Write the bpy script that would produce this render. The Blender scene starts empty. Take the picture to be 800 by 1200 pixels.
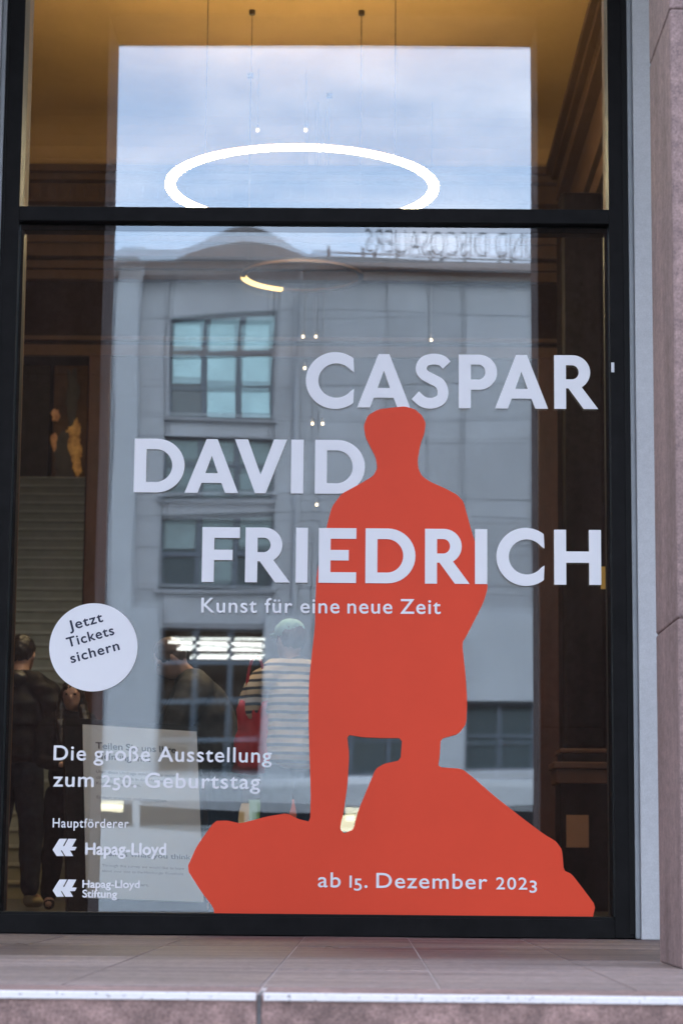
import bpy, bmesh, math, random
import numpy as np
from mathutils import Vector, Matrix
from mathutils import noise as mnoise
random.seed(7)
SC = bpy.context.scene
COL = SC.collection
PI = math.pi

# ------------------------------------------------------------------ camera
D, EYE = 10.2, 0.29                       # metres from glass to lens, lens height above the terrace
FPX, PITCH, YAW, ROLL = 2720.0, 0.15245, 0.01086, 0.0090
cy, sy, cp, sp = math.cos(YAW), math.sin(YAW), math.cos(PITCH), math.sin(PITCH)
FWD = Vector((-sy*cp, cy*cp, sp))
R0 = Vector((cy, sy, 0)); U0 = R0.cross(FWD)
RIGHT = R0*math.cos(ROLL) + U0*math.sin(ROLL)
UP = U0*math.cos(ROLL) - R0*math.sin(ROLL)
CAMPOS = Vector((0, -D, EYE))
cam = bpy.data.cameras.new('camera')
camo = bpy.data.objects.new('camera', cam); COL.objects.link(camo)
M3 = Matrix((RIGHT, UP, -FWD)).transposed()
camo.matrix_world = Matrix.Translation(CAMPOS) @ M3.to_4x4()
cam.sensor_fit = 'VERTICAL'; cam.sensor_height = 36; cam.sensor_width = 24
cam.lens = FPX/1200*36
cam.clip_start = 0.1; cam.clip_end = 3000
cam.dof.use_dof = True; cam.dof.focus_distance = 10.15; cam.dof.aperture_fstop = 4.8
SC.camera = camo

# ------------------------------------------------------------------ light
SUN_EL, SUN_AZ = math.radians(38), math.radians(12)     # low evening sun behind the museum, soft through cloud
w = bpy.data.worlds.new('World'); SC.world = w; w.use_nodes = True
nt = w.node_tree; nt.nodes.clear()
def wn(t): return nt.nodes.new(t)
out = wn('ShaderNodeOutputWorld'); bg = wn('ShaderNodeBackground')
sky = wn('ShaderNodeTexSky'); sky.sky_type = 'NISHITA'; sky.sun_disc = False
sky.sun_elevation = SUN_EL; sky.sun_rotation = SUN_AZ
sky.air_density = 1.0; sky.dust_density = 1.2; sky.ozone_density = 1.2
tc = wn('ShaderNodeTexCoord'); mp = wn('ShaderNodeMapping'); mp.inputs['Scale'].default_value = (1, 1, 2.6)
ns = wn('ShaderNodeTexNoise'); ns.inputs['Scale'].default_value = 5.0; ns.inputs['Detail'].default_value = 6; ns.inputs['Roughness'].default_value = .55
rp = wn('ShaderNodeValToRGB'); rp.color_ramp.elements[0].position = .43; rp.color_ramp.elements[1].position = .63
rp.color_ramp.elements[0].color = (.16, .16, .16, 1); rp.color_ramp.elements[1].color = (.86, .86, .86, 1)
mx = wn('ShaderNodeMix'); mx.data_type = 'RGBA'
mx.inputs[7].default_value = (6.6, 6.7, 7.6, 1)
L = nt.links.new
L(tc.outputs['Generated'], mp.inputs['Vector']); L(mp.outputs['Vector'], ns.inputs['Vector']); L(ns.outputs['Fac'], rp.inputs['Fac'])
L(rp.outputs['Color'], mx.inputs[0]); L(sky.outputs['Color'], mx.inputs[6]); L(mx.outputs[2], bg.inputs['Color'])
bg.inputs['Strength'].default_value = 0.12
L(bg.outputs['Background'], out.inputs['Surface'])
sun = bpy.data.lights.new('sun', 'SUN'); sun.energy = 0.6; sun.angle = math.radians(12); sun.color = (1, .97, .93)
suno = bpy.data.objects.new('sun', sun); COL.objects.link(suno)
sd = Vector((math.sin(SUN_AZ)*math.cos(SUN_EL), math.cos(SUN_AZ)*math.cos(SUN_EL), math.sin(SUN_EL)))
suno.rotation_euler = (-sd).to_track_quat('-Z', 'Y').to_euler(); suno.location = (0, 20, 30)

SC.render.engine = 'CYCLES'
SC.view_settings.view_transform = 'Standard'; SC.view_settings.look = 'None'
SC.view_settings.exposure = 2.65; SC.view_settings.gamma = 1.0
SC.cycles.use_denoising = True
SC.cycles.max_bounces = 10; SC.cycles.glossy_bounces = 6; SC.cycles.transparent_max_bounces = 16
SC.cycles.diffuse_bounces = 4
SC.cycles.sample_clamp_indirect = 4.0
SC.cycles.caustics_reflective = False; SC.cycles.caustics_refractive = False

# ------------------------------------------------------------------ helpers
def P(px, py, d):
    """point of the world at distance d (measured along +y from the lens) seen at photograph pixel px, py"""
    r = RIGHT*((px-400)/FPX) + UP*(-(py-600)/FPX) + FWD
    return CAMPOS + r*(d/r.y)
def G(px, py, y=0.0): return P(px, py, D+y)

MATS = {}
def mat(name, col, rough=.6, metal=0.0, spec=.5, noise=None, bump=None, emit=None, island=0.0, coat=0, stretch=(1, 1, 1), grain=0.0):
    """noise=(scale, amount[, second colour]); bump=(scale, strength)"""
    if name in MATS: return MATS[name]
    m = bpy.data.materials.new(name); m.use_nodes = True
    t = m.node_tree; b = t.nodes['Principled BSDF']
    b.inputs['Base Color'].default_value = (*col, 1); b.inputs['Roughness'].default_value = rough
    b.inputs['Metallic'].default_value = metal; b.inputs['Specular IOR Level'].default_value = spec
    if coat: b.inputs['Coat Weight'].default_value = coat
    if emit:
        b.inputs['Emission Color'].default_value = (*emit[0], 1); b.inputs['Emission Strength'].default_value = emit[1]
    co = t.nodes.new('ShaderNodeTexCoord'); mpn = t.nodes.new('ShaderNodeMapping')
    mpn.inputs['Scale'].default_value = stretch
    t.links.new(co.outputs['Object'], mpn.inputs['Vector'])
    if noise:
        n = t.nodes.new('ShaderNodeTexNoise'); n.inputs['Scale'].default_value = noise[0]; n.inputs['Detail'].default_value = 7; n.inputs['Roughness'].default_value = .62
        t.links.new(mpn.outputs['Vector'], n.inputs['Vector'])
        r = t.nodes.new('ShaderNodeValToRGB'); r.color_ramp.elements[0].position = .32; r.color_ramp.elements[1].position = .68
        a = noise[1]
        c2 = noise[2] if len(noise) > 2 else tuple(min(1, c*(1+a)) for c in col)
        c1 = col if len(noise) > 2 else tuple(c*(1-a) for c in col)
        r.color_ramp.elements[0].color = (*c1, 1); r.color_ramp.elements[1].color = (*c2, 1)
        t.links.new(n.outputs['Fac'], r.inputs['Fac'])
        src = r.outputs['Color']
        if island:
            g = t.nodes.new('ShaderNodeNewGeometry'); mr = t.nodes.new('ShaderNodeMapRange')
            mr.inputs['To Min'].default_value = 1-island; mr.inputs['To Max'].default_value = 1+island
            t.links.new(g.outputs['Random Per Island'], mr.inputs['Value'])
            mm = t.nodes.new('ShaderNodeMix'); mm.data_type = 'RGBA'; mm.blend_type = 'MULTIPLY'; mm.inputs[0].default_value = 1
            t.links.new(src, mm.inputs[6]); t.links.new(mr.outputs['Result'], mm.inputs[7]); src = mm.outputs[2]
        if grain:                                                # mineral grain and grit
            for sc_, am in ((150, grain), (28, grain*.7)):
                n3 = t.nodes.new('ShaderNodeTexNoise'); n3.inputs['Scale'].default_value = sc_; n3.inputs['Detail'].default_value = 3
                t.links.new(co.outputs['Object'], n3.inputs['Vector'])
                m3 = t.nodes.new('ShaderNodeMapRange'); m3.inputs['From Min'].default_value = .3; m3.inputs['From Max'].default_value = .7
                m3.inputs['To Min'].default_value = 1-am; m3.inputs['To Max'].default_value = 1+am
                t.links.new(n3.outputs['Fac'], m3.inputs['Value'])
                k3 = t.nodes.new('ShaderNodeMix'); k3.data_type = 'RGBA'; k3.blend_type = 'MULTIPLY'; k3.inputs[0].default_value = 1
                t.links.new(src, k3.inputs[6]); t.links.new(m3.outputs['Result'], k3.inputs[7]); src = k3.outputs[2]
        t.links.new(src, b.inputs['Base Color'])
    if bump:
        n2 = t.nodes.new('ShaderNodeTexNoise'); n2.inputs['Scale'].default_value = bump[0]; n2.inputs['Detail'].default_value = 5
        t.links.new(mpn.outputs['Vector'], n2.inputs['Vector'])
        bp = t.nodes.new('ShaderNodeBump'); bp.inputs['Strength'].default_value = bump[1]; bp.inputs['Distance'].default_value = .01
        t.links.new(n2.outputs['Fac'], bp.inputs['Height']); t.links.new(bp.outputs['Normal'], b.inputs['Normal'])
    MATS[name] = m
    return m

def wave_mat(name, c1, c2, scale, direction='Z', lo=.45, hi=.55, rough=.8, dist=0.0, bump=0):
    m = bpy.data.materials.new(name); m.use_nodes = True; t = m.node_tree; b = t.nodes['Principled BSDF']
    b.inputs['Roughness'].default_value = rough; b.inputs['Specular IOR Level'].default_value = .1
    co = t.nodes.new('ShaderNodeTexCoord'); wv = t.nodes.new('ShaderNodeTexWave')
    wv.bands_direction = direction; wv.inputs['Scale'].default_value = scale; wv.inputs['Distortion'].default_value = dist; wv.inputs['Detail Scale'].default_value = .6
    t.links.new(co.outputs['Object'], wv.inputs['Vector'])
    r = t.nodes.new('ShaderNodeValToRGB'); r.color_ramp.elements[0].position = lo; r.color_ramp.elements[1].position = hi
    r.color_ramp.elements[0].color = (*c1, 1); r.color_ramp.elements[1].color = (*c2, 1)
    t.links.new(wv.outputs['Fac'], r.inputs['Fac']); t.links.new(r.outputs['Color'], b.inputs['Base Color'])
    if bump:
        bp = t.nodes.new('ShaderNodeBump'); bp.inputs['Strength'].default_value = bump; bp.inputs['Distance'].default_value = .02
        t.links.new(wv.outputs['Fac'], bp.inputs['Height']); t.links.new(bp.outputs['Normal'], b.inputs['Normal'])
    return m

class MB:
    """collects boxes, prisms, tubes; build() links them as ONE mesh object"""
    def __init__(s): s.bm = bmesh.new()
    def box(s, x0, x1, y0, y1, z0, z1, bev=0):
        r = bmesh.ops.create_cube(s.bm, size=1.0)
        for v in r['verts']:
            v.co = Vector((x0+(v.co.x+.5)*(x1-x0), y0+(v.co.y+.5)*(y1-y0), z0+(v.co.z+.5)*(z1-z0)))
        if bev:
            es = list({e for v in r['verts'] for e in v.link_edges})
            bmesh.ops.bevel(s.bm, geom=es, offset=bev, segments=2, affect='EDGES', profile=.5)
        return s
    def tube(s, a, b, r0, r1=None, n=12):
        a, b = Vector(a), Vector(b); r1 = r0 if r1 is None else r1
        q = (b-a).to_track_quat('Z', 'Y')
        c = bmesh.ops.create_cone(s.bm, cap_ends=True, segments=n, radius1=r0, radius2=r1, depth=(b-a).length)
        for v in c['verts']: v.co = q @ v.co + (a+b)/2
        return s
    def sphere(s, c, rx, ry, rz, n=20):
        r = bmesh.ops.create_uvsphere(s.bm, u_segments=n, v_segments=n//2+2, radius=1)
        for v in r['verts']: v.co = Vector((c[0]+v.co.x*rx, c[1]+v.co.y*ry, c[2]+v.co.z*rz))
        return s
    def extrude_profile(s, prof, x0, x1):
        """profile of (y, z) points swept along x"""
        a = [s.bm.verts.new((x0, y, z)) for y, z in prof]; b = [s.bm.verts.new((x1, y, z)) for y, z in prof]
        n = len(prof)
        for i in range(n): s.bm.faces.new((a[i], a[(i+1) % n], b[(i+1) % n], b[i]))
        s.bm.faces.new(a[::-1]); s.bm.faces.new(b)
        return s
    def quad(s, a, b, c, d):
        s.bm.faces.new([s.bm.verts.new(p) for p in (a, b, c, d)]); return s
    def ring(s, c, r, wd, th, n=96, a0=0, a1=2*PI):
        full = abs(a1-a0-2*PI) < 1e-6; rings = []
        m = n if full else n+1
        for i in range(m):
            a = a0+(a1-a0)*i/n
            rings.append([s.bm.verts.new((c[0]+math.cos(a)*(r+dr), c[1]+math.sin(a)*(r+dr), c[2]+dz)) for dr, dz in ((-wd/2, 0), (wd/2, 0), (wd/2, th), (-wd/2, th))])
        for i in range(n):
            p, q = rings[i], rings[(i+1) % m]
            for k in range(4): s.bm.faces.new((p[k], q[k], q[(k+1) % 4], p[(k+1) % 4]))
        if not full: s.bm.faces.new(rings[0]); s.bm.faces.new(rings[-1][::-1])
        return s
    def build(s, name, m, parent=None, smooth=False, origin=None):
        bmesh.ops.recalc_face_normals(s.bm, faces=s.bm.faces)
        me = bpy.data.meshes.new(name); s.bm.to_mesh(me); s.bm.free()
        for mm in (m if isinstance(m, (list, tuple)) else [m]): me.materials.append(mm)
        if smooth:
            for p in me.polygons: p.use_smooth = True
        o = bpy.data.objects.new(name, me); COL.objects.link(o)
        if origin is not None:
            me.transform(Matrix.Translation(-Vector(origin))); o.location = origin
        if parent: o.parent = parent
        return o

def tag(o, label=None, cat=None, group=None, kind=None):
    if label: o['label'] = label
    if cat: o['category'] = cat
    if group: o['group'] = group
    if kind: o['kind'] = kind
    return o
def thing(name, label, cat, loc=(0, 0, 0), rz=0, group=None):
    o = bpy.data.objects.new(name, None); COL.objects.link(o); o.location = loc; o.rotation_euler = (0, 0, rz)
    o.empty_display_size = .1
    return tag(o, label, cat, group)
def struct(o): o['kind'] = 'structure'; return o
def copy_tree(o, parent=None):
    c = o.copy(); COL.objects.link(c); c.parent = parent
    for ch in list(o.children): copy_tree(ch, c)
    return c

def flat_mesh(name, loops, m, parent, to_world, thick):
    """filled outline with holes (loops of 2-D points) put on a plane by to_world(u, v) -> (x, z, y front)"""
    cu = bpy.data.curves.new(name+'_c', 'CURVE'); cu.dimensions = '2D'; cu.fill_mode = 'BOTH'
    for lp in loops:
        s = cu.splines.new('POLY'); s.points.add(len(lp)-1); s.use_cyclic_u = True
        for p, (u, v) in zip(s.points, lp): p.co = (u, v, 0, 1)
    return curve_to_plane(name, cu, m, parent, to_world, thick)
def curve_to_plane(name, cu, m, parent, to_world, thick):
    cu.extrude = .5
    o = bpy.data.objects.new(name+'_c', cu); COL.objects.link(o)
    dg = bpy.context.evaluated_depsgraph_get()
    me = bpy.data.meshes.new_from_object(o.evaluated_get(dg)); me.name = name
    bpy.data.objects.remove(o); bpy.data.curves.remove(cu)
    for v in me.vertices:
        x, z, y = to_world(v.co.x, v.co.y)
        v.co = (x, y - thick if v.co.z > 0 else y, z)
    bm = bmesh.new(); bm.from_mesh(me); bmesh.ops.remove_doubles(bm, verts=bm.verts, dist=1e-6)
    bmesh.ops.recalc_face_normals(bm, faces=bm.faces); bm.to_mesh(me); bm.free()
    me.materials.clear(); me.materials.append(m)
    ob = bpy.data.objects.new(name, me); COL.objects.link(ob)
    if parent: ob.parent = parent
    return ob

# ------------------------------------------------------------------ materials
stone = mat('pink_sandstone', (.168, .115, .108), .8, noise=(3.2, .30), bump=(60, .3), stretch=(1.4, 1.4, .28), grain=0.28)
stone_dark = mat('pink_sandstone_rough', (.19, .125, .113), .85, noise=(4, .4), bump=(40, .6), grain=0.4)
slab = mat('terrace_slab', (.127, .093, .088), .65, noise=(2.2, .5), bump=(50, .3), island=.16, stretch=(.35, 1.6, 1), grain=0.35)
mortar = mat('pale_mortar', (.40, .36, .35), .9, noise=(30, .25))
plaster = mat('grey_plaster', (.475, .485, .505), .8, noise=(1.5, .06), bump=(80, .1), grain=0.06)
plaster_edge = mat('grey_bead', (.26, .28, .30), .7, noise=(8, .1))
black = mat('anthracite_frame', (.0065, .0062, .0068), .55, spec=.13, noise=(12, .35), bump=(200, .05))
black2 = mat('black_gasket', (.003, .003, .0035), .55, spec=.2)
white_paint = mat('worn_white_paint', (.12, .11, .11), .7, noise=(85, .5, (.58, .57, .58)), bump=(90, .3))
asphalt = mat('asphalt', (.05, .05, .052), .9, noise=(20, .25), bump=(120, .4))
paving = mat('pavement', (.25, .24, .23), .85, noise=(5, .2), bump=(60, .3))
for e_, p_ in zip([n for n in white_paint.node_tree.nodes if n.type == 'VALTORGB'][0].color_ramp.elements, (.36, .41)): e_.position = p_
letter_white = mat('white_letter_foil', (.83, .83, .86), .45, noise=(3, .015))
red = mat('red_foil', (.78, .075, .034), .5, spec=.2, noise=(3, .03))
navy = mat('navy_print', (.02, .028, .06), .6)
ochre = mat('ochre_ceiling', (.60, .37, .15), .8, noise=(1.2, .08))
cornice_m = mat('brown_plaster', (.085, .043, .022), .75, noise=(4, .15))
darkwall = mat('dark_red_wall', (.015, .0075, .0055), .7, spec=.15, noise=(2, .25))
marble = mat('red_brown_marble', (.05, .017, .009), .35, noise=(5, .4), stretch=(1, 1, .25))
darkmarble = mat('dark_marble', (.0035, .0024, .002), .5, spec=.12, noise=(5, .3), stretch=(1, 1, .25))
woodgold = mat('brown_base_stone', (.075, .029, .012), .5, noise=(6, .25))
floor_m = mat('foyer_stone_floor', (.03, .025, .021), .45, spec=.2, noise=(3, .15))
stair_m = mat('stair_stone', (.19, .155, .075), .6, noise=(5, .12))
tread_m = mat('stair_nosing', (.26, .215, .12), .6, noise=(5, .12))
lamp_m = mat('lamp_diffuser', (.9, .85, .7), .5, emit=((1, .77, .42), 20))
near_fill_m = mat('near_fill_diffuser', (.9, .88, .8), .5, emit=((1, .95, .90), 7.5))  # glow of the added fill ring by the window
hall_fill_m = mat('hall_fill_diffuser', (.9, .85, .7), .5, emit=((1, .74, .36), 4.0))  # glow of the added fill ring over the stairs
lamp2_m = mat('dim_lamp_diffuser', (.9, .6, .25), .5, emit=((1, .62, .22), .5))
spot_m = mat('spot_lens', (.9, .8, .6), .5, emit=((1, .76, .45), 1.2))
wire_m = mat('steel_wire', (.06, .04, .02), .4)
def metal(name, c, r=.35): return mat(name, c, r, metal=.9)

# ------------------------------------------------------------------ ground
MB().quad((-300, -300, -1.366), (300, -300, -1.366), (300, 300, -1.366), (-300, 300, -1.366)).build('ground', asphalt)['kind'] = 'structure'
g = MB(); g.box(-60, 60, -14.5, -7.0, -1.5, -1.24, .01); struct(g.build('pavement', paving))
g = MB(); g.box(-60, 60, -31.5, -26.5, -1.5, -1.24, .01); struct(g.build('far_pavement', paving))
g = MB()
for k in range(-30, 30): g.box(k*2.0, k*2.0+1.0, -20.06-2.2, -19.94-2.2, -1.365, -1.361)
struct(g.build('lane_markings', mat('road_paint', (.75, .75, .75), .7)))

# terrace: slabs with pale joints over a mortar bed, worn white nosing, stone risers below
MB().box(-7, 7, -4.66, .6, -1.4, -.0025).build('terrace', mortar)['kind'] = 'structure'
g = MB()
rows = [(-.30, .35), (-1.35, -.306), (-2.45, -1.356), (-3.35, -2.456), (-4.36, -3.356)]
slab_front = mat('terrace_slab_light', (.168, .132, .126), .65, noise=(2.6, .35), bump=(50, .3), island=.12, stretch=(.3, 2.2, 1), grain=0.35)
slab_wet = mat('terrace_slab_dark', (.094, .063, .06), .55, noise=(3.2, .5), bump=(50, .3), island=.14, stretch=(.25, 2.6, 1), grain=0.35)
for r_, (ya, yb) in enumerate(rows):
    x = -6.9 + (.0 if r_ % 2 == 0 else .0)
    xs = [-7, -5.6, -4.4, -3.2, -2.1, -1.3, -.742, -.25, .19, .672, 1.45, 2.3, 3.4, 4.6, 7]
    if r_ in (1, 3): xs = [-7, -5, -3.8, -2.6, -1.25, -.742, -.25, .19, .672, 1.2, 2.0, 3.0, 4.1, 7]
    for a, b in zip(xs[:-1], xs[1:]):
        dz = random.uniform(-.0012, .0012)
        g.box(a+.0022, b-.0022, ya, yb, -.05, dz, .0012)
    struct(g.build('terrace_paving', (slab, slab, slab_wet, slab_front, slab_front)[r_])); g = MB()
for a, b in ((-7, -3.3), (-3.292, -.246), (-.236, 3.4), (3.408, 7)):
    g.box(a, b, -4.70, -4.366, -.20, -.0006, .006)
struct(g.build('top_step', stone_dark))
g = MB()
for a, b in ((-7, -3.3), (-3.292, -.246), (-.232, 3.4), (3.408, 7)):
    g.box(a+.002, b-.002, -4.706, -4.68, -.015, .0025, .002)
struct(g.build('nosing_strip', white_paint))
MB().box(-.2445, -.2372, -4.6965, -4.5, -.2, -.002).build('step_joint', mat('grey_joint', (.11, .11, .115), .9, noise=(30, .3)))['kind'] = 'structure'
g = MB()
for k in range(1, 8):
    for a, b in ((-7, -2.5), (-2.495, 1.5), (1.505, 7)):
        g.box(a, b, -4.7-.32*k, -4.7-.32*(k-1)+.02, -.17*(k+1)-.03, -.17*k, .006)
struct(g.build('steps', stone_dark))

# ------------------------------------------------------------------ museum front (portico)
PIY0, PIY1 = -3.09, -2.56                                   # street side and window side of the piers
def pier(x0, x1, label, zj):
    g = MB(); z = 0
    for zz in zj+[9.5]:
        g.box(x0, x1, PIY0, PIY1, z+(.0015 if z else 0), zz-.0015, .007); z = zz
    g.box(x0+.006, x1-.006, PIY0+.006, PIY1-.006, .01, 9.4)
    return tag(g.build('stone_pier', stone), label, 'pier', 'piers of the portico')
pier(.957, 2.2, 'pink sandstone pier to the right of the tall shop window', [1.06, 3.02, 4.9])
pier(-2.75, -1.497, 'pink sandstone pier left of the portico opening, seen as a reflected edge', [1.06, 3.02, 4.9])
pier(4.7, 5.9, 'sandstone pier one bay further right along the portico', [1.06, 3.02, 4.9])
pier(-6.4, -5.2, 'sandstone pier one bay further left along the portico', [1.06, 3.02, 4.9])
ZL = 5.15
g = MB(); g.box(-8, 8, PIY0+.003, PIY1-.003, ZL, 11.5)
tag(g.build('stone_lintel', stone), 'stone wall above the portico opening', 'lintel')
tag(MB().box(-8, 8, PIY1+.002, -.06, 5.45, 5.7).build('portico_ceiling', mat('portico_plaster', (.35, .34, .33), .8, noise=(2, .06))), 'plain plaster ceiling of the portico', 'ceiling')
# plaster walls beside the window
XL, XR = -1.656, 1.166
g = MB(); g.box(XR+.026, 8, -.075, .24, .0, 9, .004)
o = tag(g.build('plaster_wall', plaster), 'pale grey plaster wall strip right of the black window frame', 'wall')
MB().box(XR+.003, XR+.026, -.06, .10, .002, 9, .006).build('corner_bead', plaster_edge, o)
g = MB(); g.box(-8, XL-.026, -.075, .24, .0, 9, .004)
o = tag(g.build('plaster_wall', plaster), 'pale grey plaster wall left of the black window frame', 'wall')
MB().box(XL-.026, XL-.003, -.06, .10, .002, 9, .006).build('corner_bead', plaster_edge, o)
MB().box(-8, 8, -.05, .5, 9, 11.5).build('upper_wall', plaster); tag(bpy.data.objects['upper_wall'], 'plaster wall above the tall shop window', 'wall')
tag(MB().box(-9, 9, PIY0-.2, 40, 11.5, 11.8).build('museum_roof', darkwall), 'flat roof over the museum building', 'roof')

# ------------------------------------------------------------------ the shop window
win = thing('shop_window', 'tall black framed shop window with a transom and graphics on the glass', 'window')
XLi, XRi = -1.578, 1.082
ZT1, ZT0 = EYE+2.951, EYE+2.884                             # transom
ZB1 = EYE-.2075
g = MB()
g.box(XL, XLi, -.045, .10, 0.004, 8.0, .003); g.box(XRi, XR, -.045, .10, 0.004, 8.0, .003)
g.box(XLi-.002, XRi+.002, -.040, .098, .002, ZB1, .003)
g.build('frame', black, win)
g = MB(); g.box(XR-.022, XR+.002, -.049, .09, .02, 7.9, .002); g.box(XL-.002, XL+.01, -.049, .09, .02, 7.9, .002)
g.box(XLi, XRi, -.030, .09, ZB1-.001, ZB1+.012, .002)
g.build('gasket', black2, win)
MB().box(XLi-.001, XRi+.001, -.042, .098, ZT0, ZT1, .003).build('transom', black, win)
g = MB()
for xa, xb in ((XLi-.001, XLi+.016), (XRi-.016, XRi+.001)):
    g.box(xa, xb, .012, .085, ZB1, ZT0, .002)
g.box(XLi, XRi, .010, .086, ZT0-.030, ZT0+.001, .002)
g.build('glazing_bead', black2, win)
MB().box(XRi+.004, XRi+.018, -.0475, -.04, EYE+2.20, EYE+2.245, .002).build('handle_plate', mat('pale_sticker', (.7, .72, .75), .5), win)

def glass_material():
    m = bpy.data.materials.new('window_glass'); m.use_nodes = True; t = m.node_tree; t.nodes.clear()
    o = t.nodes.new('ShaderNodeOutputMaterial'); mix = t.nodes.new('ShaderNodeMixShader')
    gl = t.nodes.new('ShaderNodeBsdfGlossy'); gl.inputs['Roughness'].default_value = 0; gl.inputs['Color'].default_value = (.88, .95, 1, 1)
    tr = t.nodes.new('ShaderNodeBsdfTransparent'); tr.inputs['Color'].default_value = (.95, .965, .96, 1)
    fr = t.nodes.new('ShaderNodeFresnel'); fr.inputs['IOR'].default_value = 2.0
    t.links.new(fr.outputs['Fac'], mix.inputs[0]); t.links.new(tr.outputs[0], mix.inputs[1]); t.links.new(gl.outputs[0], mix.inputs[2])
    t.links.new(mix.outputs[0], o.inputs['Surface'])
    return m
glass = glass_material()
def pane(z0, z1, y, seed, amp):
    """a sheet of glass, very slightly wavy as real panes are"""
    rnd = random.Random(seed)
    wv = [(rnd.uniform(.5, 3.2), rnd.uniform(1.5, 7.5), rnd.uniform(0, 6.28), rnd.uniform(.4, 1)) for _ in range(9)]
    nx, nz = 90, int(90*(z1-z0)/2.6)
    bm = bmesh.new(); vs = []
    for j in range(nz+1):
        for i in range(nx+1):
            x = XLi-.004+(XRi-XLi+.008)*i/nx; z = z0+(z1-z0)*j/nz
            d = sum(a*math.sin(x*fx+z*fz+ph)/(fx+fz) for fx, fz, ph, a in wv)*amp
            # roller waves are strongest near the tempered pane's ends
            e = math.exp(-((z1-z)/.22)**2)+math.exp(-((z-z0)/.22)**2)
            d += amp*.05*e*math.sin(z*30+x*1.3+seed)
            vs.append(bm.verts.new((x, y+d, z)))
    for j in range(nz):
        for i in range(nx):
            k = j*(nx+1)+i; f = bm.faces.new((vs[k], vs[k+1], vs[k+nx+2], vs[k+nx+1])); f.smooth = True
    me = bpy.data.meshes.new('glass_pane'); bm.to_mesh(me); bm.free(); me.materials.append(glass)
    o = bpy.data.objects.new('glass_pane', me); COL.objects.link(o); o.parent = win
WAVY = .0009
pane(ZB1-.01, ZT0+.01, 0, 3, WAVY); pane(ZB1-.01, ZT0+.01, .020, 8, WAVY)
pane(ZT1-.01, 7.9, 0, 5, WAVY*.35); pane(ZT1-.01, 7.9, .020, 6, WAVY*.35)

# ------------------------------------------------------------------ graphics on the glass
S_, B_ = .222, .20
def el(cx, cy, rx, ry, a0, a1, n=20):
    return [(cx+rx*math.cos(math.radians(a0+(a1-a0)*i/n)), cy+ry*math.sin(math.radians(a0+(a1-a0)*i/n))) for i in range(n+1)]
def stroke(pts, wd, sub=8):
    q = []
    pp = [pts[0]]+pts+[pts[-1]]
    for i in range(1, len(pp)-2):
        for k in range(sub):
            t = k/sub; p0, p1, p2, p3 = [np.array(v, float) for v in pp[i-1:i+3]]
            q.append(.5*(2*p1+(p2-p0)*t+(2*p0-5*p1+4*p2-p3)*t*t+(3*p1-p0-3*p2+p3)*t**3))
    q.append(np.array(pts[-1], float)); q = np.array(q)
    tg = np.gradient(q, axis=0); tg /= np.linalg.norm(tg, axis=1)[:, None]
    nn = np.stack([-tg[:, 1], tg[:, 0]], 1)
    return [tuple(v) for v in q+nn*wd/2]+[tuple(v) for v in (q-nn*wd/2)[::-1]]
def bowl(x, r, y0, y1): return el(x, (y0+y1)/2, r, (y1-y0)/2, 90, -90)
def glyph(ch):
    if ch == 'I': return .222, [[(0, 0), (S_, 0), (S_, 1), (0, 1)]]
    if ch == 'E': return .70, [[(0, 0), (.70, 0), (.70, .195), (S_, .195), (S_, .41), (.56, .41), (.56, .60), (S_, .60), (S_, .805), (.70, .805), (.70, 1), (0, 1)]]
    if ch == 'F': return .69, [[(0, 0), (S_, 0), (S_, .40), (.56, .40), (.56, .59), (S_, .59), (S_, .805), (.69, .805), (.69, 1), (0, 1)]]
    if ch == 'H': return .865, [[(0, 0), (S_, 0), (S_, .40), (.865-S_, .40), (.865-S_, 0), (.865, 0), (.865, 1), (.865-S_, 1), (.865-S_, .605), (S_, .605), (S_, 1), (0, 1)]]
    if ch == 'D': return .925, [[(0, 0), (0, 1)]+bowl(.41, .515, 0, 1), [(S_, .195)]+[(S_, .805)]+bowl(.40, .298, .195, .805)]
    if ch == 'P': return .70, [[(0, 0), (0, 1)]+bowl(.37, .33, .345, 1)+[(S_, .345), (S_, 0)], [(S_, .535), (S_, .815)]+bowl(.36, .125, .535, .815)]
    if ch == 'R': return .82, [[(0, 0), (0, 1)]+bowl(.345, .33, .36, 1)[:-5]+[(.515, .405), (.82, 0), (.55, 0), (.265, .385), (S_, .385), (S_, 0)], [(S_, .55), (S_, .815)]+bowl(.335, .125, .55, .815)]
    if ch == 'A': return .97, [[(0, 0), (.385, 1), (.585, 1), (.97, 0), (.735, 0), (.665, .185), (.305, .185), (.235, 0)], [(.372, .365), (.485, .69), (.598, .365)]]
    if ch == 'V': return .95, [[(0, 1), (.238, 1), (.475, .345), (.712, 1), (.95, 1), (.572, 0), (.378, 0)]]
    if ch == 'C':
        o = el(.53, .5, .53, .53, 52, 308, 44); i = el(.55, .5, .325, .32, 322, 38, 36)
        return .88, [o+[(.868, .345)]+i+[(.868, .655)]]
    if ch == 'S': return .68, [stroke([(.625, .80), (.53, .885), (.37, .912), (.215, .865), (.15, .735), (.205, .625), (.34, .545), (.49, .46), (.555, .32), (.52, .165), (.36, .09), (.19, .115), (.045, .235)], .20)]
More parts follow.
